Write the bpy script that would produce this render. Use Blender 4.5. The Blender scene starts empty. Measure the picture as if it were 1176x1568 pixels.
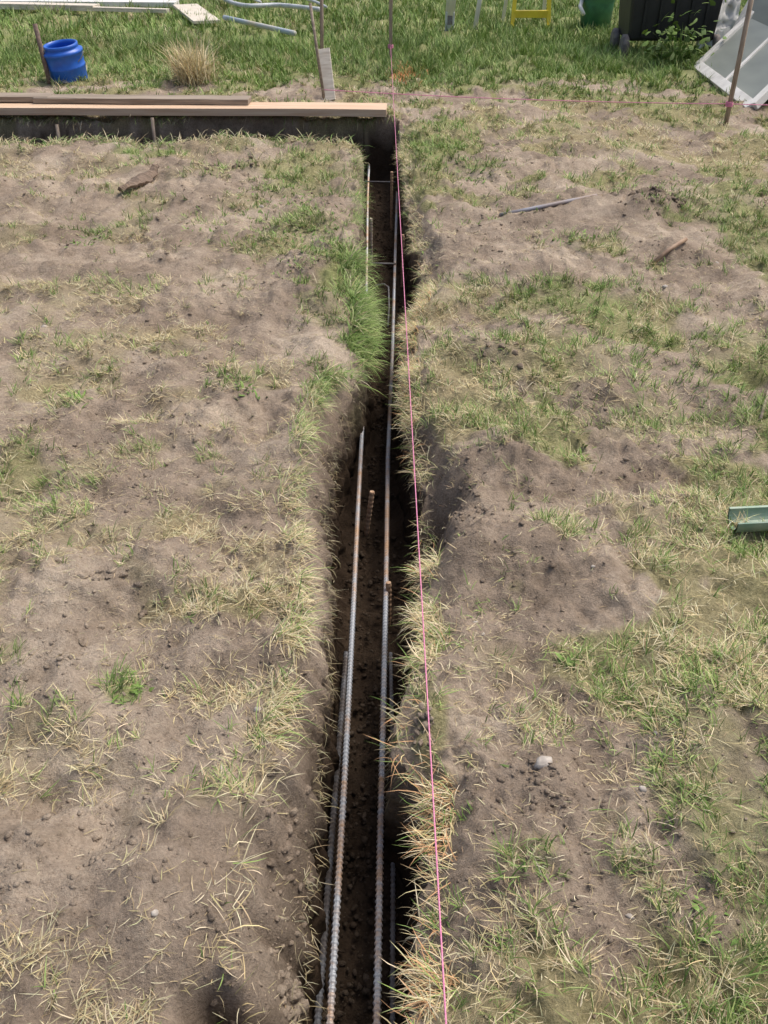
import bpy, math, random
import numpy as np
from mathutils import Vector, Matrix
random.seed(7); rng=np.random.default_rng(7)
S=bpy.context.scene
# ---------------------------------------------------------------- camera
CAMH=1.6; PITCH=math.radians(34.4); F=1423.0
cp,sp=math.cos(PITCH),math.sin(PITCH)
cam=bpy.data.cameras.new('camera'); co=bpy.data.objects.new('camera',cam); S.collection.objects.link(co)
co.location=(0,0,CAMH); co.rotation_euler=(math.pi/2-PITCH,0,0)
cam.sensor_fit='VERTICAL'; cam.sensor_height=24; cam.lens=24*F/1568; cam.clip_start=.02; cam.clip_end=1500
S.camera=co
def site(u,v,z=0.0):
    """ground-survey position (metres) of a point sighted in the photograph at height z"""
    a=(u-588)/F; b=-(v-784)/F
    dx,dy,dz=a, cp+b*sp, -sp+b*cp
    t=(CAMH-z)/-dz
    return np.array([dx*t,dy*t,z])
def zdepth(v,z=0.0):
    b=-(v-784)/F
    return (CAMH-z)/(sp-b*cp)
# ---------------------------------------------------------------- noise
def _h(ix,iy,seed):
    n=(ix.astype(np.int64)*374761393+iy.astype(np.int64)*668265263+seed*144269504).astype(np.uint64)&np.uint64(0xffffffff)
    n=((n^(n>>np.uint64(13)))*np.uint64(1274126177))&np.uint64(0xffffffff)
    n=(n^(n>>np.uint64(16)))
    n=(n*np.uint64(2246822519))&np.uint64(0xffffffff)
    n=n^(n>>np.uint64(15))
    return n.astype(np.float64)/4294967296.0
def vn(x,y,seed=0):
    x=np.asarray(x,float); y=np.asarray(y,float)
    fx=np.floor(x); fy=np.floor(y); tx=x-fx; ty=y-fy
    tx=tx*tx*tx*(tx*(tx*6-15)+10); ty=ty*ty*ty*(ty*(ty*6-15)+10)
    a=_h(fx,fy,seed); b=_h(fx+1,fy,seed); c=_h(fx,fy+1,seed); d=_h(fx+1,fy+1,seed)
    return (a*(1-tx)+b*tx)*(1-ty)+(c*(1-tx)+d*tx)*ty
def fbm(x,y,o=4,seed=0,g=.5):
    s=0;A=1;T=0
    x=np.asarray(x,float); y=np.asarray(y,float)
    for i in range(o):
        s=s+A*vn(x,y,seed+i*17); T+=A; A*=g
        x,y=(x*1.6-y*1.2)+3.7,(x*1.2+y*1.6)+9.1
    return s/T
def ss(a,b,x):
    t=np.clip((x-a)/(b-a),0,1); return t*t*(3-2*t)
def clodn(x,y,f,seed):
    """rounded lumps of random size, one per cell (0..1)"""
    X=x*f+.9*fbm(x*f*1.3,y*f*1.3,3,seed+5); Y=y*f+.9*fbm(x*f*1.3+7,y*f*1.3,3,seed+6)
    fx=np.floor(X); fy=np.floor(Y); best=np.zeros_like(X)
    for i in(-1,0,1):
        for j in(-1,0,1):
            cx=fx+i; cy=fy+j; a=_h(cx,cy,seed); b=_h(cx,cy,seed+1); r=.2+.65*_h(cx,cy,seed+2)**3
            d2=((X-cx-a)**2+(Y-cy-b)**2)/(r*r); best=np.maximum(best,r*np.sqrt(np.maximum(1-d2,0)))
    return best
# ---------------------------------------------------------------- trench outline
YEND=7.76; CN=7.02; FLOOR=-0.46
_vl=[(1568,436),(1450,448),(1330,460),(1200,470),(1100,484),(1000,488),(900,497),(800,498),(740,492),(660,504),(600,522),(540,556),(470,556),(400,544),(300,553),(230,552)]
_vr=[(1568,622),(1480,638),(1400,644),(1300,650),(1200,654),(1130,604),(1080,612),(1020,646),(900,648),(800,650),(720,652),(650,628),(560,620),(500,624),(420,652),(360,640),(300,622),(230,614),(170,603)]
def mk(lst):
    P=np.array([site(u,v)[:2] for v,u in lst]); o=np.argsort(P[:,1]); return P[o,1],P[o,0]
yl_,xl_=mk(_vl); yr_,xr_=mk(_vr)
def XL(y): return np.interp(y,yl_,xl_)+.05*(fbm(y*6,0*y,3,5)-.5)+.045*(fbm(y*26,0*y,3,6)-.5)
def XR(y): return np.interp(y,yr_,xr_)+.05*(fbm(y*6,0*y+3,3,8)-.5)+.045*(fbm(y*26,0*y+3,3,9)-.5)
def near_rim(x): return CN+.24*(fbm(x*2.2,0*x+1,3,31)-.5)+.10*(fbm(x*12,0*x,2,33)-.5)
def far_rim(x): return YEND+.08*(fbm(x*3,0*x+5,3,35)-.5)
# ---------------------------------------------------------------- relief list (u,v,ru,rv,height)
REL=[(335,1535,60,34,-.16),(250,1400,150,110,.04),(420,1250,80,60,.015),(170,930,60,50,-.035),(120,900,70,40,.045),(230,860,90,40,.04),
(690,745,36,24,-.09),(735,700,90,30,.06),(700,800,50,36,-.04),(760,840,120,40,.05),(830,1190,50,40,.03),(940,900,120,60,.02),
(400,1190,50,30,-.04),(450,700,60,40,.05),(400,800,60,60,.03),(900,330,150,30,.03),(1010,325,45,14,.07),(330,270,60,14,.06),(700,880,60,40,.02),
(120,198,110,9,.09),(330,226,60,8,.05),(480,222,60,9,.05),(20,198,50,9,.08),(240,215,50,7,-.08),(420,510,120,30,-.03),(640,500,40,25,.03),
(1110,620,60,20,-.04),(1160,580,40,20,-.06),(960,1420,70,80,-.02),(650,1110,35,30,.02),(480,400,80,60,.02),(60,1230,60,50,-.05),(300,1280,70,50,.03),(100,1090,80,40,.04),(760,540,70,25,.03),(500,500,50,40,.03),(395,1440,40,60,.03),(150,1280,60,40,-.03),(390,1330,30,50,-.03)]
def conv(L): 
    o=[]
    for t in L:
        u,v,ru,rv=t[:4]; c=site(u,v); z=zdepth(v); o.append((c[0],c[1],ru/F*z,abs(site(u,v-rv)[1]-site(u,v+rv)[1])/2)+tuple(t[4:]))
    return o
RELW=conv(REL)
def lwidth(x,y): return np.interp(y,[.6,.9,1.5,1.8,2.6,3.4,4.2,7],[.095,.105,.10,.055,.07,.06,.02,.02])*(.35+1.3*fbm(x*2+3,y*7,3,51))
def shoulder(x,y):
    dl=np.maximum(XL(y)-x,0); wl=lwidth(x,y)
    al=np.interp(y,[.6,1.0,1.5,1.8,2.6,3.4,4.2,7],[.25,.24,.20,.11,.14,.10,.03,.03])
    a=al*np.exp(-(dl/wl)**4)*(.5+.5*np.exp(-dl/(.5*wl)))*(x<XL(y)+.001)*(y<7.7)
    dr=np.maximum(x-XR(y),0); ar=np.interp(y,[.6,1.4,1.8,2.4,2.9,3.3,5.5,6,7],[.05,.06,.03,.16,.14,.04,.09,.05,.04])
    b=ar*np.exp(-(dr/(.03+.07*fbm(x*6,y*6,3,52)))**2.6)*(x>XR(y)-.001)*(y<7.7)
    return a+b
def H(x,y):
    x=np.asarray(x,float);y=np.asarray(y,float)
    wa=np.clip(.025*y,.02,.09)
    wx=x+wa*(fbm(x*5,y*5,3,41)-.5)*2; wy=y+wa*(fbm(x*5,y*5,3,43)-.5)*2
    h=.05*(fbm(x*.8,y*.8,3,11)-.5)+.085*(fbm(x*2.7,y*2.7,3,12)-.5)
    l=fbm(x*7,y*7,5,13,.55); h=h+.09*(l-.5)
    rough=ss(.42,.64,fbm(x*2+5,y*2,3,77))
    c=1-np.abs(2*fbm(x*16,y*16,4,14)-1); h=h+(.009+.014*rough)*(c-.75)
    h=h+(.005+.010*rough)*(fbm(x*55,y*55,2,15)-.5)
    fade=1-ss(9,14,y)
    h=h+fade*(.006+.03*rough)*clodn(x,y,15,201)*ss(.45,.62,fbm(x*5,y*5,2,205)+.1*rough)
    h=h+(1-ss(3,5,y))*(.0015+.007*rough)*clodn(x,y,45,211)
    for cx,cy,rx,ry,a in RELW:
        q=((wx-cx)/rx)**2+((wy-cy)/ry)**2
        h=h+a*np.exp(-q**1.3)
    sh=shoulder(x,y); h=h-sh*(.7+.7*l)
    n=near_rim(x); f=far_rim(x)
    cr=ss(n-.02,n+.05,y)*(1-ss(f-.03,f+.02,y))*(1-ss(0.08,.12,x))
    h=h*(1-cr)+cr*(FLOOR+.04*(l-.5))
    return h
def in_trench(x,y):
    a=(x>XL(y)-.004)&(x<XR(y)+.004)&(y<YEND+.03)
    b=(y>near_rim(x)-.01)&(y<far_rim(x)+.03)&(x<.11)
    return a|b
# ---------------------------------------------------------------- grass cover maps
PAT=[(1130,1250,110,260,1.0,.6),(1130,1000,100,140,1,.45),(1150,560,110,90,.85,.55),(1120,330,110,70,.9,.6),(900,470,170,50,.95,.5),(850,560,160,60,.95,.35),
(1000,640,130,60,.8,.45),(1080,480,60,50,.6,.6),(700,440,60,60,.9,.15),(680,560,50,60,.95,.15),(670,210,60,40,.95,.75),(760,200,80,30,.7,.25),(930,210,160,40,.9,.06),
(720,260,60,20,.7,.4),(860,450,60,25,.9,1.1),(820,640,50,50,.95,.6),(650,680,40,25,.9,.2),(960,780,70,50,.9,.15),(1020,850,80,50,.95,.15),(900,1010,110,60,.95,.45),
(800,1080,50,60,.9,.15),(750,980,80,50,.75,.2),(700,1090,60,60,.6,.3),(660,1200,22,50,.8,.05),(655,1400,28,90,.85,.1),(800,1330,80,60,.85,.5),(800,1440,70,60,.7,.4),
(1000,1400,80,110,.8,.3),(1060,1480,80,90,.95,.5),(740,1400,50,60,.5,.2),(1060,1180,70,60,.8,.2),(680,800,25,40,.2,.2),(760,900,60,20,.3,.1),(870,840,60,50,.5,.1),
(470,260,90,40,.95,.7),(450,350,80,40,.9,.75),(510,420,50,50,1,.95),(545,540,32,50,1,1.0),(520,600,30,30,.9,.95),(480,640,50,30,.8,.3),(220,235,40,14,.9,.95),(510,230,50,12,.95,.1),
(350,230,60,14,.9,.2),(380,600,60,22,.65,.7),(60,580,60,45,.95,.15),(110,620,60,28,.85,.6),(40,720,50,60,.95,.35),(120,720,60,45,.75,.1),(30,240,60,30,.7,.2),
(300,800,80,45,.85,.15),(420,860,70,50,.9,.15),(360,940,100,40,1,.45),(240,940,60,30,.9,.2),(430,1070,55,50,1,.25),(340,1060,70,45,.75,.15),(190,1070,40,25,.95,1.1),
(190,1180,45,50,.6,.2),(60,880,40,50,.8,.2),(30,1000,30,50,.8,.35),(60,1470,60,50,.8,.15),(430,740,50,60,.6,.15),(240,520,90,20,.75,.1),(150,480,120,16,.75,.2),
(340,440,60,12,.7,.5),(130,360,50,16,.6,.7),(60,320,60,16,.6,.4),(300,330,90,14,.6,.6),(960,1000,90,40,.7,.4),(1130,760,60,60,.7,.6),(200,610,60,20,.6,.1),(130,440,60,14,.6,.1),(330,660,60,20,.55,.1),(80,1340,40,30,.4,.1)]
PATW=conv(PAT)
BAREW=conv([(890,335,150,34,1),(1050,440,60,25,.8),(740,770,90,85,1),(900,920,95,40,.8),(930,1180,100,75,.9),(920,1420,50,80,.95),(780,1200,60,45,.85),(1150,590,50,20,.9),(720,370,45,45,.7),(740,520,55,22,.8),
(250,1400,180,160,.85),(400,520,80,30,.85),(230,860,80,28,.7),(110,940,45,60,.7),(230,400,140,26,.6),(90,1250,80,80,.6),(430,1360,60,170,.9),(280,660,80,20,.4)])
def cover(x,y):
    x=np.asarray(x,float); y=np.asarray(y,float)
    wa=np.clip(.05*y+.02,.04,.2)
    wx=x+wa*(fbm(x*4,y*4,3,61)-.5)*1.6; wy=y+wa*(fbm(x*4,y*4,3,63)-.5)*2
    n=fbm(x*3.6,y*3.6,4,65)
    side=ss(-.1,.15,x)
    base=.34+.14*side
    far=ss(7.3,8.0,y+.25*(n-.5)); farR=ss(5.4,6.4,y)*side
    base=np.maximum(base,np.maximum(far*1.0,farR*.85))
    base=np.maximum(base,.85*ss(.55,.75,x/(.41*np.sqrt(y*y+2.56)))*(y<8))
    c=base*(.12+1.8*ss(.42,.62,n))
    c=np.maximum(c,ss(8.4,10,y)*.85)
    gn=fbm(x*1.7,y*1.7,3,67)
    g=.16+.26*side+.1*ss(.5,.7,gn)
    g=g+ss(7.9,9.5,y)*.35+ss(8.5,10.5,y)*.35
    W=np.zeros_like(c)+.3; G=g*.3
    for cx,cy,rx,ry,a,b in PATW:
        w=np.exp(-((((wx-cx)/rx)**2+((wy-cy)/ry)**2)**1.5)); c=np.maximum(c,a*w*(.5+.9*n)); W+=w*1.3; G=G+w*1.3*b
    g=G/W
    for cx,cy,rx,ry,a in BAREW:
        w=np.exp(-((((wx-cx)/rx)**2+((wy-cy)/ry)**2)**1.5)); c=c*(1-a*w)
    g=g+.75*(fbm(x*2.3,y*2.3,3,69)-.5)
    c=c*(1-ss(.02,.07,shoulder(x,y)))
    return np.clip(c,0,1),np.clip(g,0,1)
# ---------------------------------------------------------------- material helpers
def newmat(name):
    m=bpy.data.materials.new(name); m.use_nodes=True; nt=m.node_tree; b=nt.nodes['Principled BSDF']; return m,nt,b
def simple(name,c1,c2=None,scale=20,rough=.6,metal=0,bump=.2,stretch=(1,1,1),detail=6,trans=0):
    m,nt,b=newmat(name); c2=c2 or tuple(x*.7 for x in c1)
    tc=nt.nodes.new('ShaderNodeTexCoord'); mp=nt.nodes.new('ShaderNodeMapping'); mp.inputs['Scale'].default_value=stretch
    n=nt.nodes.new('ShaderNodeTexNoise'); n.inputs['Scale'].default_value=scale; n.inputs['Detail'].default_value=detail
    r=nt.nodes.new('ShaderNodeValToRGB'); r.color_ramp.elements[0].position=.35; r.color_ramp.elements[1].position=.65
    r.color_ramp.elements[0].color=(*c2,1); r.color_ramp.elements[1].color=(*c1,1)
    L=nt.links.new; L(tc.outputs['Object'],mp.inputs['Vector']); L(mp.outputs[0],n.inputs['Vector']); L(n.outputs['Fac'],r.inputs['Fac']); L(r.outputs[0],b.inputs['Base Color'])
    bp=nt.nodes.new('ShaderNodeBump'); bp.inputs['Strength'].default_value=bump; bp.inputs['Distance'].default_value=.01
    L(n.outputs['Fac'],bp.inputs['Height']); L(bp.outputs[0],b.inputs['Normal'])
    b.inputs['Roughness'].default_value=rough; b.inputs['Metallic'].default_value=metal
    return m
def soil_mat():
    m,nt,b=newmat('soil'); N=nt.nodes.new; L=nt.links.new
    tc=N('ShaderNodeTexCoord')
    def noise(s,d=8,r=.6):
        n=N('ShaderNodeTexNoise'); n.inputs['Scale'].default_value=s; n.inputs['Detail'].default_value=d; n.inputs['Roughness'].default_value=r; L(tc.outputs['Object'],n.inputs['Vector']); return n
    def ramp(src,stops):
        r=N('ShaderNodeValToRGB'); e=r.color_ramp.elements
        e[0].position,e[0].color=stops[0][0],(*stops[0][1],1); e[1].position,e[1].color=stops[-1][0],(*stops[-1][1],1)
        for p,c in stops[1:-1]:
            q=e.new(p); q.color=(*c,1)
        L(src,r.inputs['Fac']); return r
    def mix(t,f,a,b_):
        x=N('ShaderNodeMix'); x.data_type='RGBA'; x.blend_type=t
        if isinstance(f,float): x.inputs[0].default_value=f
        else: L(f,x.inputs[0])
        for i,s in ((6,a),(7,b_)):
            if isinstance(s,tuple): x.inputs[i].default_value=(*s,1)
            else: L(s,x.inputs[i])
        return x.outputs[2]
    big=ramp(noise(1.9,5,.65).outputs['Fac'],[(.34,(.27,.212,.16)),(.48,(.36,.288,.222)),(.58,(.46,.375,.29)),(.7,(.58,.485,.38))])
    mid=ramp(noise(14,8,.7).outputs['Fac'],[(.3,(.68,.66,.63)),(.5,(.97,.97,.97)),(.7,(1.12,1.11,1.1))])
    fine=ramp(noise(120,6,.75).outputs['Fac'],[(.3,(.68,.66,.64)),(.52,(1,1,1)),(.72,(1.25,1.25,1.23))])
    c=mix('MULTIPLY',1.0,big.outputs[0],mid.outputs[0]); c=mix('MULTIPLY',1.0,c,fine.outputs[0])
    at=N('ShaderNodeAttribute'); at.attribute_name='Col'; sep=N('ShaderNodeSeparateColor'); L(at.outputs['Color'],sep.inputs[0])
    thatch=ramp(noise(90,6,.8).outputs['Fac'],[(.3,(.17,.135,.08)),(.5,(.33,.27,.15)),(.7,(.55,.46,.28))])
    gthatch=ramp(noise(90,6,.8).outputs['Fac'],[(.3,(.10,.14,.035)),(.5,(.22,.27,.085)),(.7,(.38,.41,.17))])
    th=mix('MIX',sep.outputs[1],thatch.outputs[0],gthatch.outputs[0])
    c=mix('MIX',sep.outputs[0],c,th)
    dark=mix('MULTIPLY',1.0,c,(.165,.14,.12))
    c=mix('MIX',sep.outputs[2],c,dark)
    L(c,b.inputs['Base Color']); b.inputs['Roughness'].default_value=.95; b.inputs['Specular IOR Level'].default_value=.12
    n1=noise(45,8,.75); n2=noise(200,5,.7)
    add=N('ShaderNodeMath'); add.operation='MULTIPLY_ADD'; L(n2.outputs['Fac'],add.inputs[0]); add.inputs[1].default_value=.4; L(n1.outputs['Fac'],add.inputs[2])
    bp=N('ShaderNodeBump'); bp.inputs['Strength'].default_value=.85; bp.inputs['Distance'].default_value=.016; L(add.outputs[0],bp.inputs['Height']); L(bp.outputs[0],b.inputs['Normal'])
    return m
def attr_mat(name,rough=.6):
    m,nt,b=newmat(name); L=nt.links.new
    at=nt.nodes.new('ShaderNodeAttribute'); at.attribute_name='Col'
    L(at.outputs['Color'],b.inputs['Base Color']); b.inputs['Roughness'].default_value=rough; b.inputs['Specular IOR Level'].default_value=.25
    return m
def bigmesh(name,V,quads,tris,mat,col=None,smooth=False):
    me=bpy.data.meshes.new(name); nq=len(quads); ntr=len(tris)
    me.vertices.add(len(V)); me.vertices.foreach_set('co',np.ascontiguousarray(V,dtype=np.float32).ravel())
    li=np.concatenate([np.asarray(quads,np.int32).ravel(),np.asarray(tris,np.int32).ravel()]).astype(np.int32)
    me.loops.add(len(li)); me.loops.foreach_set('vertex_index',li)
    me.polygons.add(nq+ntr)
    st=np.concatenate([np.arange(nq)*4,nq*4+np.arange(ntr)*3]).astype(np.int32)
    me.polygons.foreach_set('loop_start',st)
    if smooth: me.polygons.foreach_set('use_smooth',np.ones(nq+ntr,bool))
    me.update(calc_edges=True)
    if col is not None:
        a=me.color_attributes.new('Col','FLOAT_COLOR','POINT'); cc=np.ones((len(V),4),np.float32); cc[:,:3]=col; a.data.foreach_set('color',cc.ravel())
    me.materials.append(mat); o=bpy.data.objects.new(name,me); S.collection.objects.link(o); return o
# ---------------------------------------------------------------- terrain
d=[0.0]
while d[-1]<220: d.append(d[-1]+.0055+.010*d[-1])
d=np.array(d)
ys=[-60,-30,-15,-8,-4,-2,-1,-.5,-.2,0,.1,.2,.28,.34]
while ys[-1]<25:
    y=ys[-1]; st=.0055*(1+.3*y+.11*y*y)
    if 6.85<y<7.2 or 7.68<y<7.84: st=.012
    ys.append(y+st)
while ys[-1]<600: ys.append(ys[-1]*1.15)
ys=np.array(ys); NY=len(ys)
NW=36; NF=40
xl=XL(ys)[:,None]; xr=XR(ys)[:,None]; Y=ys[:,None]
Xleft=xl-d[::-1][None,:]; Xright=xr+d[None,:]
Zl=H(Xleft,Y+0*Xleft); Zr=H(Xright,Y+0*Xright)
m=(1-ss(YEND-.04,YEND+.02,Y))
t=np.linspace(0,1,NW+2)[1:-1][None,:]
def wall(x0,z0,sgn,sd):
    zf=FLOOR; z=z0+(zf-z0)*t**.9
    und=.012*np.sin(t*math.pi)*-1
    x=x0+sgn*(und+.03*t+.05*(fbm(Y*9+0*t,z*9,4,sd)-.5)*np.minimum(t*6,1)*np.minimum((1-t)*6,1)+.018*(fbm(Y*40+0*t,z*40,3,sd+3)-.5))
    return x,z
XWl,ZWl=wall(xl,Zl[:,-1:],1,91); XWr,ZWr=wall(xr,Zr[:,:1],-1,95)
XWr=XWr[:,::-1]; ZWr=ZWr[:,::-1]
tf=np.linspace(0,1,NF)[None,:]
XF=(xl+.03)+(xr-xl-.06)*tf; YY=Y+0*XF
ZF=FLOOR+.05*(fbm(XF*9,YY*9,4,97)-.5)+.02*(fbm(XF*40,YY*40,3,98)-.5)+.05*((2*tf-1)**4)
def blend(x,z): 
    h=H(x,Y+0*x); return z*m+np.minimum(h,.2)*(1-m)
ZWl=blend(XWl,ZWl); ZWr=blend(XWr,ZWr); ZF=blend(XF,ZF)
X=np.concatenate([Xleft,XWl,XF,XWr,Xright],1); Z=np.concatenate([Zl,ZWl,ZF,ZWr,Zr],1); YA=Y+0*X
cv,gr=cover(X.ravel(),YA.ravel())
Zf=Z.ravel(); Xf=X.ravel(); Yf=YA.ravel()
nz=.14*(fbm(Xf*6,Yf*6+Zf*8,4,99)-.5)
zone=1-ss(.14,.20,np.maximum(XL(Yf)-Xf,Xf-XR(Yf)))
moist_shade=(.55*ss(.04,.20,-Zf+nz*.5)+.45*ss(.18,.34,-Zf+nz))*zone  # damp deeper soil, plus shade painted into the shoulder and wall colour
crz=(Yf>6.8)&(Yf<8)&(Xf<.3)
moist_shade=np.where(crz,np.maximum(moist_shade,ss(.05,.16,-Zf+nz*.3)),moist_shade)
for cx,cy,rx,ry,a in conv([(335,1535,54,28,.8),(170,935,50,40,.3),(1010,325,45,12,.5),(690,745,34,22,.4),(1160,590,40,15,.4),(1110,620,40,14,.3),(790,540,30,10,.35),(110,930,30,25,.25)]):  # shade painted into the hole and scoops; the raised clump is darker soil
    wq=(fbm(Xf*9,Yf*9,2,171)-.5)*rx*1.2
    moist_shade=np.maximum(moist_shade,a*np.exp(-(((Xf+wq-cx)/rx)**2+((Yf+wq-cy)/ry)**2)))
col=np.stack([ss(.4,.95,cv)*.8*(1-moist_shade),gr,moist_shade],1)
V=np.stack([Xf,Yf,Zf],1); NX=X.shape[1]
i=np.arange(NY-1)[:,None]*NX+np.arange(NX-1)[None,:]; i=i.ravel()
quads=np.stack([i,i+1,i+NX+1,i+NX],1)
soil=soil_mat()
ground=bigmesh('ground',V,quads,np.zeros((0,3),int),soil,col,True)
print('ground',len(V))
# ---------------------------------------------------------------- blades
def blades(P,hd,L_,W,lean,droop,C,segs=3):
    n=len(P); sd=np.stack([-np.sin(hd),np.cos(hd),0*hd],1); fw=np.stack([np.cos(hd),np.sin(hd),0*hd],1)
    tw=rng.uniform(-.9,.9,n)[:,None]; sdv=sd+fw*tw; sdv/=np.linalg.norm(sdv,axis=1)[:,None]
    pts=[P]; cur=P.copy()
    bend=rng.normal(0,.22,n)[:,None]
    for k in range(segs):
        a=np.minimum(lean+droop*(k+.5)/segs,math.pi*.8)[:,None]
        cur=cur+((fw+sd*bend*k)*np.sin(a)+np.array([[0,0,1.]])*np.cos(a))*(L_/segs)[:,None]; pts.append(cur)
    VV=[]
    ws=[.8,1.0,.75,.5][:segs]
    for s in range(segs):
        w=(W*ws[s]*.5)[:,None]; VV+= [pts[s]-sdv*w,pts[s]+sdv*w]
    VV.append(pts[-1]); nv=2*segs+1
    V=np.stack(VV,1).reshape(-1,3); b=np.arange(n)[:,None]*nv
    q=[np.concatenate([b+2*s,b+2*s+1,b+2*s+3,b+2*s+2],1) for s in range(segs-1)]
    q=np.concatenate(q) if q else np.zeros((0,4),int)
    tr=np.concatenate([b+2*segs-2,b+2*segs-1,b+2*segs],1)
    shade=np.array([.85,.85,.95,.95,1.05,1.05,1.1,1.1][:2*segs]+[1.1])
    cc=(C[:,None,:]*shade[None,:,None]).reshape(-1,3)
    return V,q,tr,cc
def join(parts):
    Vs,Q,T,C=[],[],[],[];o=0
    for v,q,t_,c in parts: Vs.append(v);Q.append(q+o);T.append(t_+o);C.append(c);o+=len(v)
    return np.concatenate(Vs),np.concatenate(Q),np.concatenate(T),np.concatenate(C)
STRAW=np.array([[.64,.52,.31],[.78,.68,.45],[.52,.42,.23],[.66,.56,.29],[.42,.32,.18],[.58,.54,.31],[.70,.62,.41]])
GREEN=np.array([[.18,.29,.07],[.25,.37,.095],[.14,.23,.055],[.32,.43,.13],[.40,.46,.19]])
def pick(pal,n): 
    c=pal[rng.integers(0,len(pal),n)]; return c*rng.uniform(.75,1.2,(n,1))*rng.uniform(.95,1.05,(n,3))
parts=[]
bands=[(.25,1.6,3300,8,1.0),(1.6,3.0,2700,8,1.0),(3.0,5.2,1700,8,1.3),(5.2,8.2,950,7,1.8),(8.2,12,480,8,2.8),(12,24,170,7,4.6)]
for y0,y1,dens,bp_,ws_ in bands:
    hw=.43*math.sqrt(y1*y1+2.6)+.7; area=2*hw*(y1-y0); n=int(dens*area)
    x=rng.uniform(-hw,hw,n); y=rng.uniform(y0,y1,n); c,g=cover(x,y)
    fine=.12+1.75*ss(.38,.65,fbm(x*11,y*11,3,111))
    k=(rng.random(n)<c**1.15*fine)&~in_trench(x,y); x,y,c,g=x[k],y[k],c[k],g[k]
    nt_=len(x); rp=rng.integers(max(2,bp_-5),bp_+6,nt_); idx=np.repeat(np.arange(nt_),rp); n=len(idx)
    r=.013*ws_**.6*np.sqrt(rng.random(n)); an=rng.uniform(0,2*math.pi,n)
    bx=x[idx]+r*np.cos(an); by=y[idx]+r*np.sin(an)
    tg=(rng.random(nt_)<.02+1.0*g)[idx]; flip=rng.random(n)<.2; isg=np.where(flip,rng.random(n)<g[idx],tg)
    comb=6.28*fbm(bx*1.5,by*1.5,2,115)*2
    ta=rng.normal(0,1.0,nt_)[idx]+comb
    hd=np.where(rng.random(n)<.6,ta+rng.normal(0,.6,n),rng.uniform(0,2*math.pi,n))
    lush=ss(8.4,11,by); size=rng.uniform(.55,1.2,nt_)[idx]
    L_=np.where(isg,rng.uniform(.025,.07,n),rng.uniform(.018,.07,n))*(1+1.3*lush)*(.7+.5*c[idx])*size
    W=rng.uniform(.0011,.0026,n)*ws_*np.where(isg,1.15,.9)
    lean=np.where(isg,rng.uniform(.15,1.15,n),rng.uniform(.65,1.5,n))*(1-.35*lush); droop=rng.uniform(.1,.9,n)*.8
    C=np.where(isg[:,None],pick(GREEN,n),pick(STRAW,n))*(.72+.5*fbm(bx*1.1,by*1.1,3,117))[:,None]
    P=np.stack([bx,by,H(bx,by)-.002],1)
    ok=~in_trench(bx,by)
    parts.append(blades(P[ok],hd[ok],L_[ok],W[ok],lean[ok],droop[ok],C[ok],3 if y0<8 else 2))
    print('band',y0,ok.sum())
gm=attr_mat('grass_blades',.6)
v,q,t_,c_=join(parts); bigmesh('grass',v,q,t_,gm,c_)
# loose straw litter
parts=[]
for y0,y1,dens,ws_ in [(.25,3,2600,1),(3,6,1500,1.4),(6,8.2,700,2.0)]:
    hw=.43*math.sqrt(y1*y1+2.6)+.7; n=int(dens*2*hw*(y1-y0)); x=rng.uniform(-hw,hw,n); y=rng.uniform(y0,y1,n)
    k=~in_trench(x,y)&(rng.random(n)<.10+1.0*ss(.38,.62,fbm(x*3,y*3,4,121))); x,y=x[k],y[k]; n=len(x)
    P=np.stack([x,y,H(x,y)+.003],1)
    parts.append(blades(P,rng.uniform(0,6.28,n),rng.uniform(.008,.035,n),rng.uniform(.0008,.0017,n)*ws_,rng.uniform(1.3,1.6,n),rng.uniform(-.1,.2,n),pick(STRAW,n),2))
v,q,t_,c_=join(parts); bigmesh('straw_litter',v,q,t_,gm,c_)
# turf fringe hanging over the trench rims
parts=[]
n=44000; y=rng.uniform(.5,7.4,n); side=rng.random(n)<.55
y=np.where(rng.random(n)<.7,.5+(y-.5)*.6,y)
dens=np.where(side,np.interp(y,[.5,.9,1.0,1.5,1.55,1.9,2.2,2.5,3.0,3.1,4.6,5.2,7.6],[.9,.9,.8,.9,.45,.6,.25,.12,.12,.95,1,.7,.8]),
   np.interp(y,[.5,1.3,1.45,1.95,2.05,2.6,3.0,3.3,3.5,4.6,5.6,7.0,7.1],[.05,.08,.7,.7,.25,.3,.4,.8,1,1,1,.7,0]))
clump=ss(.42,.58,fbm(y*8,side*9.0,3,131))
k=rng.random(n)<dens*(.10+.9*clump); y,side=y[k],side[k]; n=len(y)
off=rng.uniform(0,.06,n); xe=np.where(side,XR(y),XL(y)-np.where(y<3.35,lwidth(XL(y)-.06,y)*.95,0)); x=np.where(side,xe+off,xe-off)
hd=np.where(side,math.pi,0)+rng.normal(0,1.0,n)
gp=np.where(side,.15,np.interp(y,[1.5,2.2,3.2,3.5,5.5,7],[.15,.15,.6,.9,.9,.3])); isg=rng.random(n)<gp
C=np.where(isg[:,None],pick(GREEN,n),pick(STRAW,n))
org=side&(rng.random(n)<np.interp(y,[.5,.7,1.5,1.6,3.3,3.4,4.2,4.3],[.2,.25,.3,.05,.05,.2,.15,.03])); C[org]=np.array([.62,.36,.18])*rng.uniform(.8,1.2,(org.sum(),1))
P=np.stack([x,y,H(x,y)],1)
big_=np.where(~side&(y>3.3)&(y<4.8),1.5,1.0)
parts.append(blades(P,hd,rng.uniform(.02,.085,n)*np.where(isg,1.3,1)*big_,rng.uniform(.0011,.0028,n)*big_,rng.uniform(.5,1.7,n),rng.uniform(.2,1.4,n),C,3))
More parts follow.
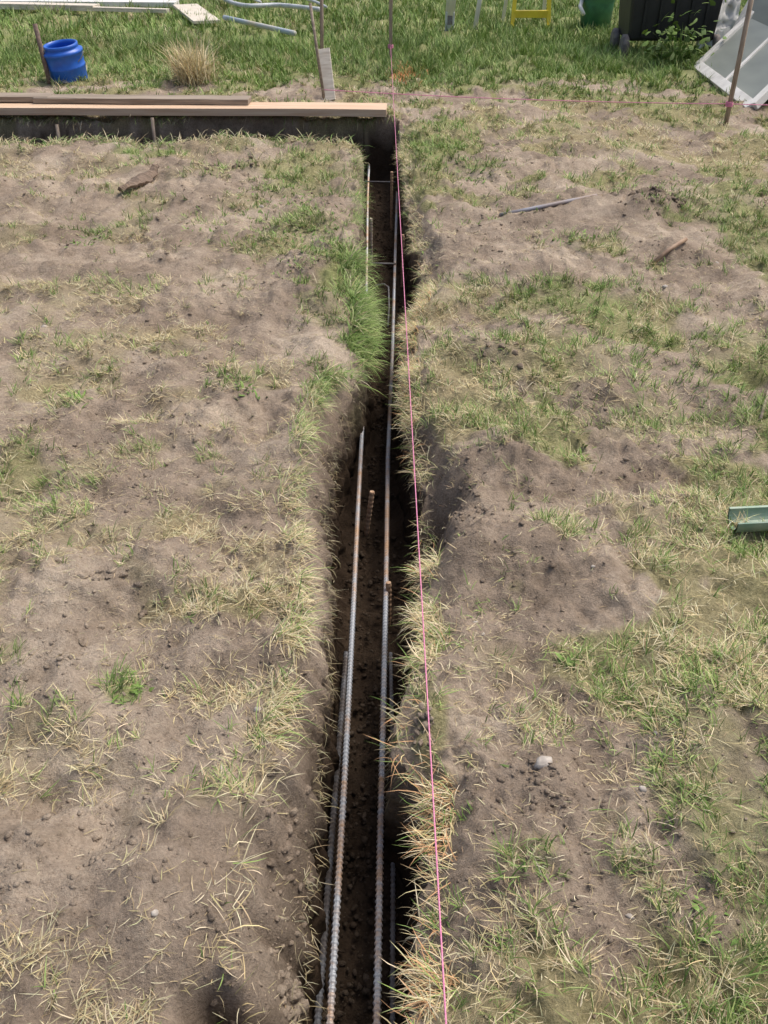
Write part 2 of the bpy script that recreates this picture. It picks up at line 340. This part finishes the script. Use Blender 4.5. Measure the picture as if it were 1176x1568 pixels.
n=9000; x=rng.uniform(-3.6,.1,n); fs=rng.random(n)<.6; cl=ss(.4,.6,fbm(x*4,fs*9.,2,135)); k=(rng.random(n)<.25+.75*cl)&(fs|(x<-.2)); x,fs=x[k],fs[k]; n=len(x)
y=np.where(fs,far_rim(x)+.03+rng.uniform(0,.1,n),near_rim(x)-.03-rng.uniform(0,.06,n)); isg=rng.random(n)<.35
parts.append(blades(np.stack([x,y,H(x,y)],1),np.where(fs,-math.pi/2,math.pi/2)+rng.normal(0,.8,n),rng.uniform(.04,.16,n),rng.uniform(.003,.006,n),rng.uniform(.8,1.6,n),rng.uniform(.3,1.4,n),np.where(isg[:,None],pick(GREEN,n),pick(STRAW,n)*.8),3))
n=2600; y=rng.uniform(.5,5,n); side=rng.random(n)<.5; t0=rng.uniform(-.26,-.03,n)
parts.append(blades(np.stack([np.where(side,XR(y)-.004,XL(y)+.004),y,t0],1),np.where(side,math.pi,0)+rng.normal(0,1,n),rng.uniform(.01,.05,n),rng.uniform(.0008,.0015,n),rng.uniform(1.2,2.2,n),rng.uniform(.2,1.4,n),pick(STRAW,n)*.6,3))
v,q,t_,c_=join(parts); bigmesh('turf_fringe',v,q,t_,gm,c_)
# broad-leaf weeds
parts=[]
WD=[(470,375,60,40,350),(450,300,70,30,220),(670,215,50,40,260),(560,550,18,40,60),(200,1050,22,10,10),(880,375,25,12,40),(380,600,25,15,25),(1085,1400,30,30,10),(120,605,25,15,30),(130,370,30,12,40),(350,105,40,15,80),(190,110,40,15,60),(870,1010,20,20,10),(720,270,40,12,80),(890,690,25,15,22),(640,390,25,25,20),(330,360,60,15,40)]
for u,v,ru,rv,n in WD:
    c=site(u,v); z=zdepth(v); rx=ru/F*z; ry=abs(site(u,v-rv)[1]-site(u,v+rv)[1])/2
    x=c[0]+rng.normal(0,.6,n)*rx; y=c[1]+rng.normal(0,.6,n)*ry; k=~in_trench(x,y); x,y=x[k],y[k]; n=len(x)
    P=np.stack([x,y,H(x,y)],1)
    parts.append(blades(P,rng.uniform(0,6.28,n),rng.uniform(.012,.04,n),rng.uniform(.006,.013,n),rng.uniform(.5,1.3,n),rng.uniform(.2,.9,n),pick(GREEN[:3]*.95,n),3))
v,q,t_,c_=join(parts); bigmesh('broadleaf_weeds',v,q,t_,gm,c_)
# ---------------------------------------------------------------- clods and pebbles
def ico(s):
    import bmesh
    bm=bmesh.new(); bmesh.ops.create_icosphere(bm,subdivisions=s,radius=1); V=np.array([v.co[:] for v in bm.verts]); T=np.array([[v.index for v in f.verts] for f in bm.faces]); bm.free(); return V,T
def lumps(name,P,R,mat,flat=.7,C=None,rough=.35,sub=2,jit=.15):
    IV,IT=ico(sub); n=len(P)
    A=rng.uniform(0,6.28,n); off=rng.uniform(0,50,(n,1))
    x=IV[None,:,0];y=IV[None,:,1];z=IV[None,:,2]
    rr=1+rough*(fbm(x*1.6+off+z*.9,y*1.6+z*1.3+off,3,141)-.5)*2+rng.uniform(-jit,jit,(n,len(IV)))
    ax=rng.uniform(.7,1.3,(n,1)); px=x*rr*ax; py=y*rr/ax; pz=z*rr*flat
    ca,sa=np.cos(A)[:,None],np.sin(A)[:,None]; R=R[:,None]
    V=np.stack([P[:,0:1]+R*(px*ca-py*sa),P[:,1:2]+R*(px*sa+py*ca),P[:,2:3]+R*pz],2).reshape(-1,3)
    T=(IT[None]+np.arange(n)[:,None,None]*len(IV)).reshape(-1,3)
    if C is None: C=np.zeros((n,3))
    return bigmesh(name,V,np.zeros((0,4),int),T,mat,np.repeat(C,len(IV),0),False)
n=50000; y=.4+6.8*rng.random(n)**1.8; hw=.43*np.sqrt(y*y+2.6)+.3; x=rng.uniform(-1,1,n)*hw
c,g=cover(x,y); cl=ss(.46,.64,fbm(x*2.5,y*2.5,3,151)); k=(rng.random(n)<(1-c)*(.08+.9*cl))&~in_trench(x,y); x,y=x[k],y[k]
R=.0014+.0062*rng.random(len(x))**6; R*=(1+.13*y)
lumps('soil_clods',np.stack([x,y,H(x,y)],1),R,soil,sub=1,jit=.3,rough=.3,flat=.55)
HP=[(1000,325,45,14,90,.016,.55),(340,265,50,14,40,.014,.3),(170,900,90,70,60,.009,.15),(830,1190,35,30,30,.007,0),(430,1260,40,90,60,.008,.1),(640,500,30,25,40,.012,0),(700,770,50,40,50,.007,.1),(380,1400,80,80,60,.006,.05),(840,1230,60,40,50,.005,0),(100,1000,60,60,30,.008,0),(60,205,80,8,60,.02,.1),(780,555,50,15,40,.010,.2),(650,1120,20,20,30,.007,0),(440,1450,20,90,60,.009,.2),(350,1530,60,30,50,.007,.3),(470,850,20,120,50,.007,.1)]
P=[];R=[];C=[]
for u,v,ru,rv,n,r,mo in HP:
    c=site(u,v); z=zdepth(v); x=c[0]+rng.normal(0,.55,n)*ru/F*z; y=c[1]+rng.normal(0,.55,n)*abs(site(u,v-rv)[1]-site(u,v+rv)[1])/2
    k=~in_trench(x,y); x,y=x[k],y[k]; rr=r*rng.uniform(.2,1.3,len(x))**1.5; P.append(np.stack([x,y,H(x,y)],1)); R.append(rr); C+= [[0,0,mo]]*len(x)
P=np.concatenate(P);R=np.concatenate(R); lumps('earth_clumps',P,R,soil,C=np.array(C,float),rough=.7,jit=.22)
n=6000; y=.5+7*rng.random(n)**1.5; x=XL(y)+.03+(XR(y)-XL(y)-.06)*rng.random(n); R=.002+.009*rng.random(n)**4
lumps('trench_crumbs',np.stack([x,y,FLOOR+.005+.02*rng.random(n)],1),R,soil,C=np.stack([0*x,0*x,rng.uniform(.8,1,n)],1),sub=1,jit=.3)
stone=simple('stone',(.52,.47,.41),(.33,.29,.25),60,.9,0,.4)
ST=[(832,1182,.02),(728,944,.007),(1003,1133,.006),(68,505,.012),(395,1090,.009),(245,1432,.007),(980,1225,.008),(1096,405,.012),(1018,446,.014),(400,320,.014),(968,1390,.008),(340,1180,.006),(905,888,.006),(740,965,.005)]
P=np.array([[*site(u,v)[:2],0] for u,v,r in ST]);R=np.array([s[2] for s in ST]); P[:,2]=H(P[:,0],P[:,1])
lumps('stones',P,R,stone,rough=.35,jit=.1)
# ---------------------------------------------------------------- generic builders
def mesh_obj(name,V,Fc,mat,parent=None,smooth=False,bevel=0):
    me=bpy.data.meshes.new(name); me.from_pydata([tuple(map(float,v)) for v in V],[],Fc); me.update(); me.materials.append(mat)
    o=bpy.data.objects.new(name,me); S.collection.objects.link(o)
    if smooth: me.polygons.foreach_set('use_smooth',[True]*len(me.polygons))
    if bevel: b=o.modifiers.new('b','BEVEL'); b.width=bevel; b.segments=2
    if parent: o.parent=parent
    return o
def empty(name,loc=(0,0,0)):
    o=bpy.data.objects.new(name,None); S.collection.objects.link(o); o.location=(0,0,0); return o
def beam(name,a,b,w,h,mat,parent=None,up=(0,0,1),bevel=.003,segs=1,wob=0):
    a=Vector(a);b=Vector(b);dr=(b-a).normalized(); s=dr.cross(Vector(up)).normalized(); u=s.cross(dr)
    V=[];n=segs
    for k in range(n+1):
        p=a.lerp(b,k/n)+u*(random.uniform(-wob,wob))+s*random.uniform(-wob,wob)
        for i,j in ((-1,-1),(1,-1),(1,1),(-1,1)): V.append(p+s*(w/2*i)+u*(h/2*j))
    Fc=[(3,2,1,0),(4*n,4*n+1,4*n+2,4*n+3)]
    for k in range(n):
        for i in range(4): Fc.append((4*k+i,4*k+(i+1)%4,4*k+4+(i+1)%4,4*k+4+i))
    return mesh_obj(name,V,Fc,mat,parent,False,bevel)
def tube(name,pts,rad,mat,parent=None,ns=8,step=None,rib=0,smooth=True):
    pts=[np.array(p,float) for p in pts]
    if step:
        L=[0]
        for a,b in zip(pts,pts[1:]): L.append(L[-1]+np.linalg.norm(b-a))
        s=np.arange(0,L[-1],step); A=np.array(pts); Q=np.stack([np.interp(s,L,A[:,i]) for i in range(3)],1)
    else: Q=np.array(pts)
    n=len(Q); T=np.gradient(Q,axis=0); T/=np.linalg.norm(T,axis=1)[:,None]
    ref=np.array([0,0,1.]) if abs(T[0][2])<.9 else np.array([1.,0,0])
    s=np.cross(T,ref); s/=np.linalg.norm(s,axis=1)[:,None]; u=np.cross(s,T); V=[]
    r=np.full(n,rad,float) if np.isscalar(rad) else np.array(rad,float)
    if rib:
        r[0::4]*=1+rib; r[1::4]*=1+rib
    for j in range(ns):
        a=2*math.pi*j/ns; V.append(Q+(s*math.cos(a)+u*math.sin(a))*r[:,None])
    V=np.stack(V,1).reshape(-1,3)
    Fc=[(k*ns+j,k*ns+(j+1)%ns,(k+1)*ns+(j+1)%ns,(k+1)*ns+j) for k in range(n-1) for j in range(ns)]
    Fc+= [tuple(range(ns))[::-1],tuple((n-1)*ns+j for j in range(ns))]
    return mesh_obj(name,V,Fc,mat,parent,smooth)
def lathe(name,prof,mat,loc,parent=None,ns=32,tilt=(0,0,0)):
    V=[(r*math.cos(2*math.pi*j/ns),r*math.sin(2*math.pi*j/ns),z) for r,z in prof for j in range(ns)]
    Fc=[(k*ns+j,k*ns+(j+1)%ns,(k+1)*ns+(j+1)%ns,(k+1)*ns+j) for k in range(len(prof)-1) for j in range(ns)]
    o=mesh_obj(name,V,Fc,mat,parent,True); o.location=loc; o.rotation_euler=tilt; return o
# ---------------------------------------------------------------- rebar
def rebar_mat():
    m,nt,b=newmat('rebar_steel'); N=nt.nodes.new; L=nt.links.new
    tc=N('ShaderNodeTexCoord'); mp=N('ShaderNodeMapping'); mp.inputs['Scale'].default_value=(.6,1,.6); L(tc.outputs['Object'],mp.inputs[0])
    n=N('ShaderNodeTexNoise'); n.inputs['Scale'].default_value=2.6; n.inputs['Detail'].default_value=10; n.inputs['Roughness'].default_value=.85; L(mp.outputs[0],n.inputs[0])
    r=N('ShaderNodeValToRGB'); e=r.color_ramp.elements; e[0].position=.45; e[0].color=(.42,.45,.49,1); e[1].position=.57; e[1].color=(.48,.31,.19,1)
    L(n.outputs[0],r.inputs[0]); L(r.outputs[0],b.inputs['Base Color'])
    b.inputs['Roughness'].default_value=.42; b.inputs['Metallic'].default_value=.15; return m
RB=rebar_mat(); rust=simple('rust',(.54,.37,.24),(.34,.20,.12),60,.85,0,.4); darksteel=simple('dark_steel',(.24,.25,.27),(.15,.125,.11),20,.6,.2,.2)
def bar(name,uv,z,mat,r=.0068,rib=.34,parent=None): return tube(name,[site(u,v,z) for u,v in uv],r,mat,parent,8,.0036,rib,smooth=False)
bar('steel_rebar',[(490,1900),(505,1568),(515,1400),(527,1200),(541,930),(548,780),(555,650),(559,560),(561,440),(563,300),(566,235)],-.32,RB)
bar('steel_rebar.001',[(560,1900),(577,1568),(582,1300),(588,1040),(591,900),(594,700),(601,540),(604,430),(608,300),(609,235)],-.32,RB)
bar('steel_rebar.002',[(470,1900),(486,1568),(499,1400),(512,1230),(524,1080),(530,1000)],-.40,darksteel)
bar('steel_rebar.003',[(600,1900),(601,1568),(602,1300),(600,1100),(598,1000)],-.41,darksteel,.005)
def peg(u0,v0,zt,name,mat=rust,lean=0,zb=-.5):
    p=site(u0,v0,zt); return tube(name,[(p[0]-lean,p[1]+lean*.3,zb),p],.0085,mat,None,8,.005,.18,smooth=False)
peg(570,752,-.25,'rebar_peg',rust,.03); peg(595,890,-.28,'rebar_peg.001'); peg(568,333,-.16,'rebar_peg.002',simple('pale_rust',(.58,.50,.42),(.42,.34,.27),60)); peg(617,358,-.12,'rebar_peg.003'); peg(600,262,-.05,'rebar_peg.004')
for k,(a,b) in enumerate([((558,278),(622,279)),((562,403),(606,404))]):
    tube('rebar_tie'+('' if k==0 else '.001'),[site(*a,-.305),site(*b,-.305)],.005,darksteel,None,8)
tube('rebar_hook',[site(575,437,-.38),site(588,435,-.36),site(595,440,-.36),site(596,470,-.36),site(594,500,-.38)],.005,darksteel,None,8)
# ---------------------------------------------------------------- string lines
pink=simple('pink_string',(.85,.34,.50),(.70,.22,.38),200,.8,0,.1)
pa=np.array([.100,.2,.10]); s1=site(598,97); pb=np.array([s1[0],s1[1],.16])
def sag(a,b,s,n=30):
    return [a+(b-a)*k/n+np.array([0,0,-s*4*(k/n)*(1-k/n)]) for k in range(n+1)]
tube('layout_string',sag(pa,pb,.02),.0016,pink,None,6)
sr=site(1110,193); sl=site(495,150,.13)
tube('layout_string.001',sag(np.array([sl[0],sl[1]+.12,.17]),np.array([sr[0],sr[1],.16]),.02),.003,pink,None,6)
tube('layout_string.002',sag(np.array([sr[0],sr[1],.16]),np.array([sr[0]+2.5,sr[1]+.1,.18]),.03),.003,pink,None,6)
# ---------------------------------------------------------------- wood
wood_new=simple('fresh_lumber',(.72,.54,.38),(.60,.40,.26),9,.7,0,.15,(.25,6,6)); wood_old=simple('weathered_lumber',(.38,.31,.24),(.21,.165,.125),9,.85,0,.3,(.25,6,6))
wood_pale=simple('pale_lumber',(.74,.68,.58),(.56,.49,.40),9,.8,0,.2,(.3,6,6)); stakew=simple('grey_stake',(.40,.32,.25),(.25,.19,.14),30,.85,0,.3,(3,3,.4))
def G(u,v,z=0): return Vector(site(u,v,z))
a=G(-330,143,.10); b=G(592,163,.10)
beam('formwork_plank',(a.x,7.90,.088),(b.x,7.78,.088),.25,.055,wood_new,None,(0,0,1),.003,12,.002)
beam('weathered_plank',(G(108,140).x*.98,7.95,.139),(G(386,150,.13).x,7.88,.139),.17,.04,wood_old,None,(0,0,1),.004,10,.002)
beam('weathered_plank.001',(G(-330,140).x,8.03,.141),(G(106,135,.1).x*.985,7.98,.141),.17,.04,wood_old,None,(0,0,1),.004,8,.002)
for k,u in enumerate([90,236]):
    p=G(u,168,.08); tube('formwork_peg'+('' if k==0 else '.%03d'%k),[(p.x,7.68,-.45),(p.x+.01,7.68,.05 if u!=90 else .0)],.014,stakew,None,6)
def stake(name,base,top,w,mat,flat=False):
    return beam(name,base,top,w,w*(.35 if flat else 1),mat,None,(0,1,0),.002,6,.002)
p=G(598,97); stake('survey_stake',(p.x,p.y,-.1),(p.x+.005,p.y,1.0),.035,stakew)
p=G(1110,193); tube('survey_stake.001',[(p.x,p.y,-.1),(p.x+.02,p.y+.03,.5),(p.x+.03,p.y+.05,1.1)],.019,stakew,None,7)
p=G(497,150); tube('wooden_stick',[(p.x,p.y,-.05),(p.x-.1,p.y+.1,.72)],.014,wood_old,None,6)
p=G(493,120); tube('wooden_stick.001',[(p.x,p.y,-.05),(p.x+.03,p.y,.95)],.019,stakew,None,6)
p=G(500,152); beam('flat_stake',(p.x+.02,p.y+.05,-.02),(p.x-.03,p.y+.25,.36),.115,.02,wood_pale,None,(0,1,.3))
p=G(78,130); tube('iron_rod',[(p.x,p.y,-.1),(p.x-.06,p.y+.05,.5)],.022,simple('rusty_rod',(.22,.15,.115),(.12,.085,.07),40,.8),None,8)
for k,(q,zz) in enumerate([(G(1110,193),.16),(G(598,97),.16)]):
    tube('string_knot'+('' if k==0 else '.001'),[(q.x+.026*math.cos(t),q.y+.026*math.sin(t),zz-.02+t*.0012) for t in np.linspace(0,30,120)],.003,pink,None,5)
# ---------------------------------------------------------------- blue bucket
blue=simple('blue_plastic',(.025,.15,.64),(.02,.115,.52),12,.35,0,.05)
bk=empty('blue_bucket'); p=G(104,128)
lathe('bucket_body',[(.0,.01),(.150,.01),(.158,.0),(.163,.02),(.172,.13),(.176,.135),(.176,.15),(.172,.155),(.178,.25),(.186,.255),(.186,.275),(.165,.285),(.150,.30),(.155,.305),(.155,.330),(.140,.332),(.137,.30),(.150,.27),(.150,.15),(.145,.03),(.0,.03)],blue,(p.x,p.y+.1,0),bk,40,(.12,-.08,0))
tube('bucket_handle',[(p.x+.182*math.cos(t),p.y+.03-.1*math.sin(t)*.6,.27-.12*math.sin(t)) for t in np.linspace(0,math.pi,20)],.005,darksteel,bk,6)
# ---------------------------------------------------------------- debris on the lawn
white=simple('white_paint',(.80,.79,.76),(.68,.66,.62),6,.6,0,.1); pvc=simple('grey_hose',(.6,.63,.65),(.45,.47,.48),10,.5)
a=G(-120,2);b=G(272,15); beam('lumber_plank',(a.x,b.y+.2,.09),(b.x,b.y,.08),.3,.06,white)
a=G(-120,19);b=G(150,24); beam('lumber_plank.001',(a.x,a.y+.1,.10),(b.x,b.y,.10),.24,.07,wood_pale)
a=G(150,22);b=G(265,24); beam('lumber_plank.002',(a.x,a.y-.2,.09),(b.x,b.y-.3,.09),.1,.05,wood_pale)
a=G(285,22);b=G(318,46); beam('wooden_slab',(a.x,a.y,.11),(b.x,b.y,.09),.34,.035,wood_pale)
tube('wooden_pole',[(*site(345,43)[:2],.12),(*site(452,66)[:2],.10)],.03,simple('worn_blue_pole',(.6,.5,.32),(.42,.5,.56),3,.6),None,8)
def hose(name,uv,r,mat,z=.12):
    P=[]; A=[(*site(u,v)[:2],z) for u,v in uv]
    for i in range(len(A)-1):
        p0=np.array(A[max(i-1,0)]);p1=np.array(A[i]);p2=np.array(A[i+1]);p3=np.array(A[min(i+2,len(A)-1)])
        for t in np.linspace(0,1,8,endpoint=False): P.append(.5*((2*p1)+(-p0+p2)*t+(2*p0-5*p1+4*p2-p3)*t*t+(-p0+3*p1-3*p2+p3)*t**3))
    P.append(np.array(A[-1])); return tube(name,P,r,mat,None,8)
hose('garden_hose',[(335,4),(350,16),(380,24),(430,23),(490,30)],.03,pvc)
hose('garden_hose.001',[(415,14),(450,9),(480,16),(500,26)],.02,pvc)
hose('garden_hose.002',[(295,-2),(340,11),(372,6),(400,18)],.02,white)
p=G(688,48); w=empty('white_post')
tube('post_tube',[(p.x,p.y,.14),(p.x+.05,p.y+.02,1.2)],.06,white,w,14); beam('bracket_box',(p.x,p.y,0),(p.x,p.y,.22),.11,.09,pvc,w,(0,1,0),.01); beam('bracket_face',(p.x,p.y-.05,.08),(p.x,p.y-.05,.18),.06,.02,darksteel,w,(0,1,0))
p=G(727,46); tube('white_pipe',[(p.x,p.y,0),(p.x+.16,p.y+.3,1.0)],.03,white,None,10)
yel=simple('yellow_fibreglass',(.80,.64,.04),(.7,.54,.04),8,.5); L_=empty('step_ladder'); p=G(812,44)
for sx in(-1,1):
    beam('rail_front_%d'%sx,(p.x+sx*.23,p.y,0),(p.x+sx*.17,p.y+.25,1.3),.05,.03,yel,L_,(0,1,0)); beam('rail_back_%d'%sx,(p.x+sx*.27,p.y+.75,0),(p.x+sx*.18,p.y+.3,1.3),.04,.03,white,L_,(0,1,0))
    beam('foot_%d'%sx,(p.x+sx*.23,p.y-.01,0),(p.x+sx*.23,p.y,.05),.07,.05,yel,L_,(0,1,0))
for k,z in enumerate((.16,.42,.72,1.02)): beam('step_%d'%k,(p.x-.22,p.y+.03+.25*z/1.3,z),(p.x+.22,p.y+.03+.25*z/1.3,z),.09,.08,yel,L_)
beam('top_cap',(p.x-.2,p.y+.28,1.32),(p.x+.2,p.y+.28,1.32),.2,.04,yel,L_)
gp=simple('green_plastic',(.06,.22,.11),(.04,.15,.08),12,.45); p=G(915,50); g=empty('green_tub')
lathe('tub',[(0,.01),(.16,.01),(.18,.0),(.2,.3),(.22,.42),(.235,.42),(.235,.45),(.2,.45),(.17,.03),(0,.03)],gp,(p.x,p.y+.2,0),g)
tube('tub_handle',[(p.x-.18,p.y+.2,.4),(p.x-.24,p.y+.05,.28),(p.x-.2,p.y-.02,.2)],.025,white,g,8)
blk=simple('black_plastic',(.022,.022,.024),(.014,.014,.015),10,.5); wb=empty('wheeled_bin'); p=G(1025,90)
x0,x1=p.x-.50,p.x+.50; yb=p.y+.05
Vb=[(x0+.05,yb,.16),(x1-.05,yb,.16),(x1-.05,yb+.55,.16),(x0+.05,yb+.55,.16),(x0,yb-.05,1.0),(x1,yb-.05,1.0),(x1,yb+.65,1.0),(x0,yb+.65,1.0)]
mesh_obj('bin_body',Vb,[(3,2,1,0),(0,1,5,4),(1,2,6,5),(2,3,7,6),(3,0,4,7),(4,5,6,7)],blk,wb,False,.03)
for i in range(5): xx=x0+.18+i*.16; beam('rib_%d'%i,(xx,yb-.02,.2),(xx,yb-.06,.9),.025,.02,blk,wb,(0,1,0))
beam('bin_lid',(x0-.03,yb+.3,1.03),(x1+.03,yb+.3,1.03),.75,.06,blk,wb,(0,0,1),.02)
rub=simple('dusty_rubber',(.24,.21,.19),(.14,.12,.11),20,.8)
for sx in (x0+.02,x1-.02):
    for yy in (yb+.02,yb+.5):
        lathe('wheel',[(0,-.03),(.05,-.03),(.09,-.035),(.115,-.02),(.115,.02),(.09,.035),(.05,.03),(0,.03)],rub,(sx,yy,.11),wb,24,(0,math.pi/2,0))
n=170; pw=G(1030,100); x=pw.x+rng.normal(0,.16,n);y=pw.y-.1+rng.normal(0,.08,n);z=np.abs(rng.normal(.18,.13,n))
parts=[blades(np.stack([x,y,z],1),rng.uniform(0,6.28,n),rng.uniform(.06,.12,n),rng.uniform(.03,.06,n),rng.uniform(.4,1.3,n),rng.uniform(.2,.8,n),pick(GREEN[:3],n)*.75,3)]
ns_=40; parts.append(blades(np.stack([pw.x+rng.normal(0,.05,ns_),pw.y-.1+0*rng.random(ns_),0*rng.random(ns_)],1),rng.uniform(0,6.28,ns_),rng.uniform(.2,.45,ns_),rng.uniform(.006,.01,ns_),rng.uniform(.0,.5,ns_),rng.uniform(.1,.3,ns_),pick(GREEN,ns_),3))
v,q,t_,c_=join(parts); bigmesh('leafy_weed',v,q,t_,gm,c_)
# ---------------------------------------------------------------- leaning glazed sashes
alu=simple('grey_frame',(.78,.76,.72),(.62,.60,.56),8,.6,0); m,nt,bb=newmat('dusty_glass')
nn=nt.nodes.new('ShaderNodeTexNoise'); nn.inputs['Scale'].default_value=5; rr=nt.nodes.new('ShaderNodeValToRGB'); rr.color_ramp.elements[0].color=(.18,.20,.18,1); rr.color_ramp.elements[1].color=(.33,.35,.31,1)
nt.links.new(nn.outputs[0],rr.inputs[0]); nt.links.new(rr.outputs[0],bb.inputs['Base Color']); bb.inputs['Roughness'].default_value=.45; glass=m
def sash(name,A,B,C,fw=.09,midbar=True):
    A,B,C=Vector(A),Vector(B),Vector(C); D=B+(C-A); e=empty(name); nrm=(B-A).cross(C-A).normalized()
    beam('rail_bottom',A,B,fw,.055,alu,e,nrm); beam('rail_top',C,D,fw,.055,alu,e,nrm); beam('stile_left',A,C,fw,.06,alu,e,nrm); beam('stile_right',B,D,fw,.06,alu,e,nrm)
    if midbar: beam('mid_bar',(A+B)/2,(C+D)/2,fw*.5,.04,alu,e,nrm)
    mesh_obj('glass_pane',[A+nrm*.003,B+nrm*.003,D+nrm*.003,C+nrm*.003],[(0,1,2,3)],glass,e)
A=G(1068,108); B=G(1150,172); A.z=B.z=.04
sash('window_sash',A,B,A+Vector((.95,.75,.62)))
A2=A+Vector((.35,.45,.0)); sash('window_sash.001',A2,A2+(B-A)*1.4,A2+Vector((.6,.55,.95)))
p=G(1100,95); Vs=[];n=14
for i in range(n):
    for j in range(n):
        Vs.append((p.x+.45*i/n-.15,p.y+.25+.25*j/n+.07*random.random(),.05+.5*j/n+.09*random.random()))
mesh_obj('crumpled_sheet',Vs,[(i*n+j,(i+1)*n+j,(i+1)*n+j+1,i*n+j+1) for i in range(n-1) for j in range(n-1)],white,None,True)
# ---------------------------------------------------------------- green channel piece lying at the right
gm2=simple('green_enamel',(.17,.28,.20),(.30,.37,.29),14,.35,.1,.1); c0=site(1118,812); e=empty('green_pipe_offcut'); n=14
z0=float(H(np.array([c0[0]]),np.array([c0[1]]))[0])+.0
V=[]
for k in range(9):
    xx=c0[0]+k*.03
    for rad,rev in ((.045,0),(.037,1)):
        for j in range(n):
            jj=n-1-j if rev else j
            a=math.pi*(.95+1.1*jj/(n-1)); V.append((xx,c0[1]+rad*math.cos(a)+.02*k/8,z0+.045+rad*math.sin(a)))
w2=2*n; Fc=[(k*w2+j,k*w2+(j+1)%w2,(k+1)*w2+(j+1)%w2,(k+1)*w2+j) for k in range(8) for j in range(w2)]
mesh_obj('shell',V,Fc,gm2,e,False)
def gz(x,y): return float(H(np.array([x]),np.array([y]))[0])
def gstick(name,uv,r,mat,lift=.01):
    P=[]
    for u,v in uv: q=site(u,v); P.append((q[0],q[1],gz(q[0],q[1])+lift))
    return tube(name,P,r,mat,None,7)
gstick('short_rebar',[(765,331),(810,328),(860,322),(912,311)],.011,simple('scuffed_bar',(.26,.29,.36),(.34,.23,.15),3,.6),.015)
gstick('twig',[(1000,404),(1022,399),(1046,390)],.011,simple('twig_bark',(.36,.25,.16),(.24,.15,.1),30),.012)
gstick('twig.001',[(1165,640),(1176,600),(1190,560)],.006,stakew)
# broken piece of bark: ragged curved slab
bark=simple('bark',(.25,.18,.13),(.12,.085,.06),25,.9,0,.6,(1,5,1)); a=Vector(site(186,302)); b=Vector(site(243,272)); dr=(b-a); sd_=Vector((-dr.y,dr.x,0)).normalized(); Vs=[]
nb=14
for i in range(nb):
    t=i/(nb-1); hwid=.055*math.sin(math.pi*(.12+.76*t))*(.8+.4*random.random())
    for j in range(5):
        s_=(j-2)/2; q=a+dr*t+sd_*hwid*s_; Vs.append((q.x,q.y,gz(q.x,q.y)+.03+.022*(1-s_*s_)+.006*random.random()))
Fb=[(i*5+j,(i+1)*5+j,(i+1)*5+j+1,i*5+j+1) for i in range(nb-1) for j in range(4)]
ob=mesh_obj('bark_piece',Vs,Fb,bark); so_=ob.modifiers.new('s','SOLIDIFY'); so_.thickness=.02
n=900; c=site(298,130); x=c[0]+rng.normal(0,.08,n); y=c[1]+rng.normal(0,.08,n)
v,q,t_,c_=join([blades(np.stack([x,y,0*x],1),rng.normal(2.2,1.4,n),rng.uniform(.12,.5,n),rng.uniform(.004,.008,n),rng.uniform(0,.6,n),rng.uniform(.1,1.6,n),pick(STRAW,n),3)]); bigmesh('dry_grass_clump',v,q,t_,gm,c_)
n=200; c=site(622,118); x=c[0]+rng.normal(0,.09,n); y=c[1]+rng.normal(0,.3,n)
v,q,t_,c_=join([blades(np.stack([x,y,0*x],1),rng.uniform(0,6.28,n),rng.uniform(.05,.12,n),rng.uniform(.004,.008,n),rng.uniform(.2,1,n),rng.uniform(.1,1.0,n),np.tile([[.78,.33,.14]],(n,1)),3)]); bigmesh('painted_grass_mark',v,q,t_,gm,c_)
# ---------------------------------------------------------------- light
W=bpy.data.worlds.new('World'); S.world=W; W.use_nodes=True; nt=W.node_tree; bg=nt.nodes['Background']
sky=nt.nodes.new('ShaderNodeTexSky'); sky.sky_type='NISHITA'; sky.sun_disc=False; EL=math.radians(62); AZ=math.radians(60)
sky.sun_elevation=EL; sky.sun_rotation=AZ; sky.air_density=1.0; sky.dust_density=5.0; nt.links.new(sky.outputs[0],bg.inputs['Color']); bg.inputs['Strength'].default_value=.15
sl_=bpy.data.lights.new('sun','SUN'); sl_.energy=2.5; sl_.angle=math.radians(32); sl_.color=(1,.95,.87); so=bpy.data.objects.new('sun',sl_); S.collection.objects.link(so)
dv=Vector((math.sin(AZ)*math.cos(EL),math.cos(AZ)*math.cos(EL),math.sin(EL))); so.rotation_euler=dv.to_track_quat('Z','Y').to_euler()
S.view_settings.view_transform='Standard'; S.view_settings.look='None'; S.view_settings.exposure=0; S.view_settings.gamma=1
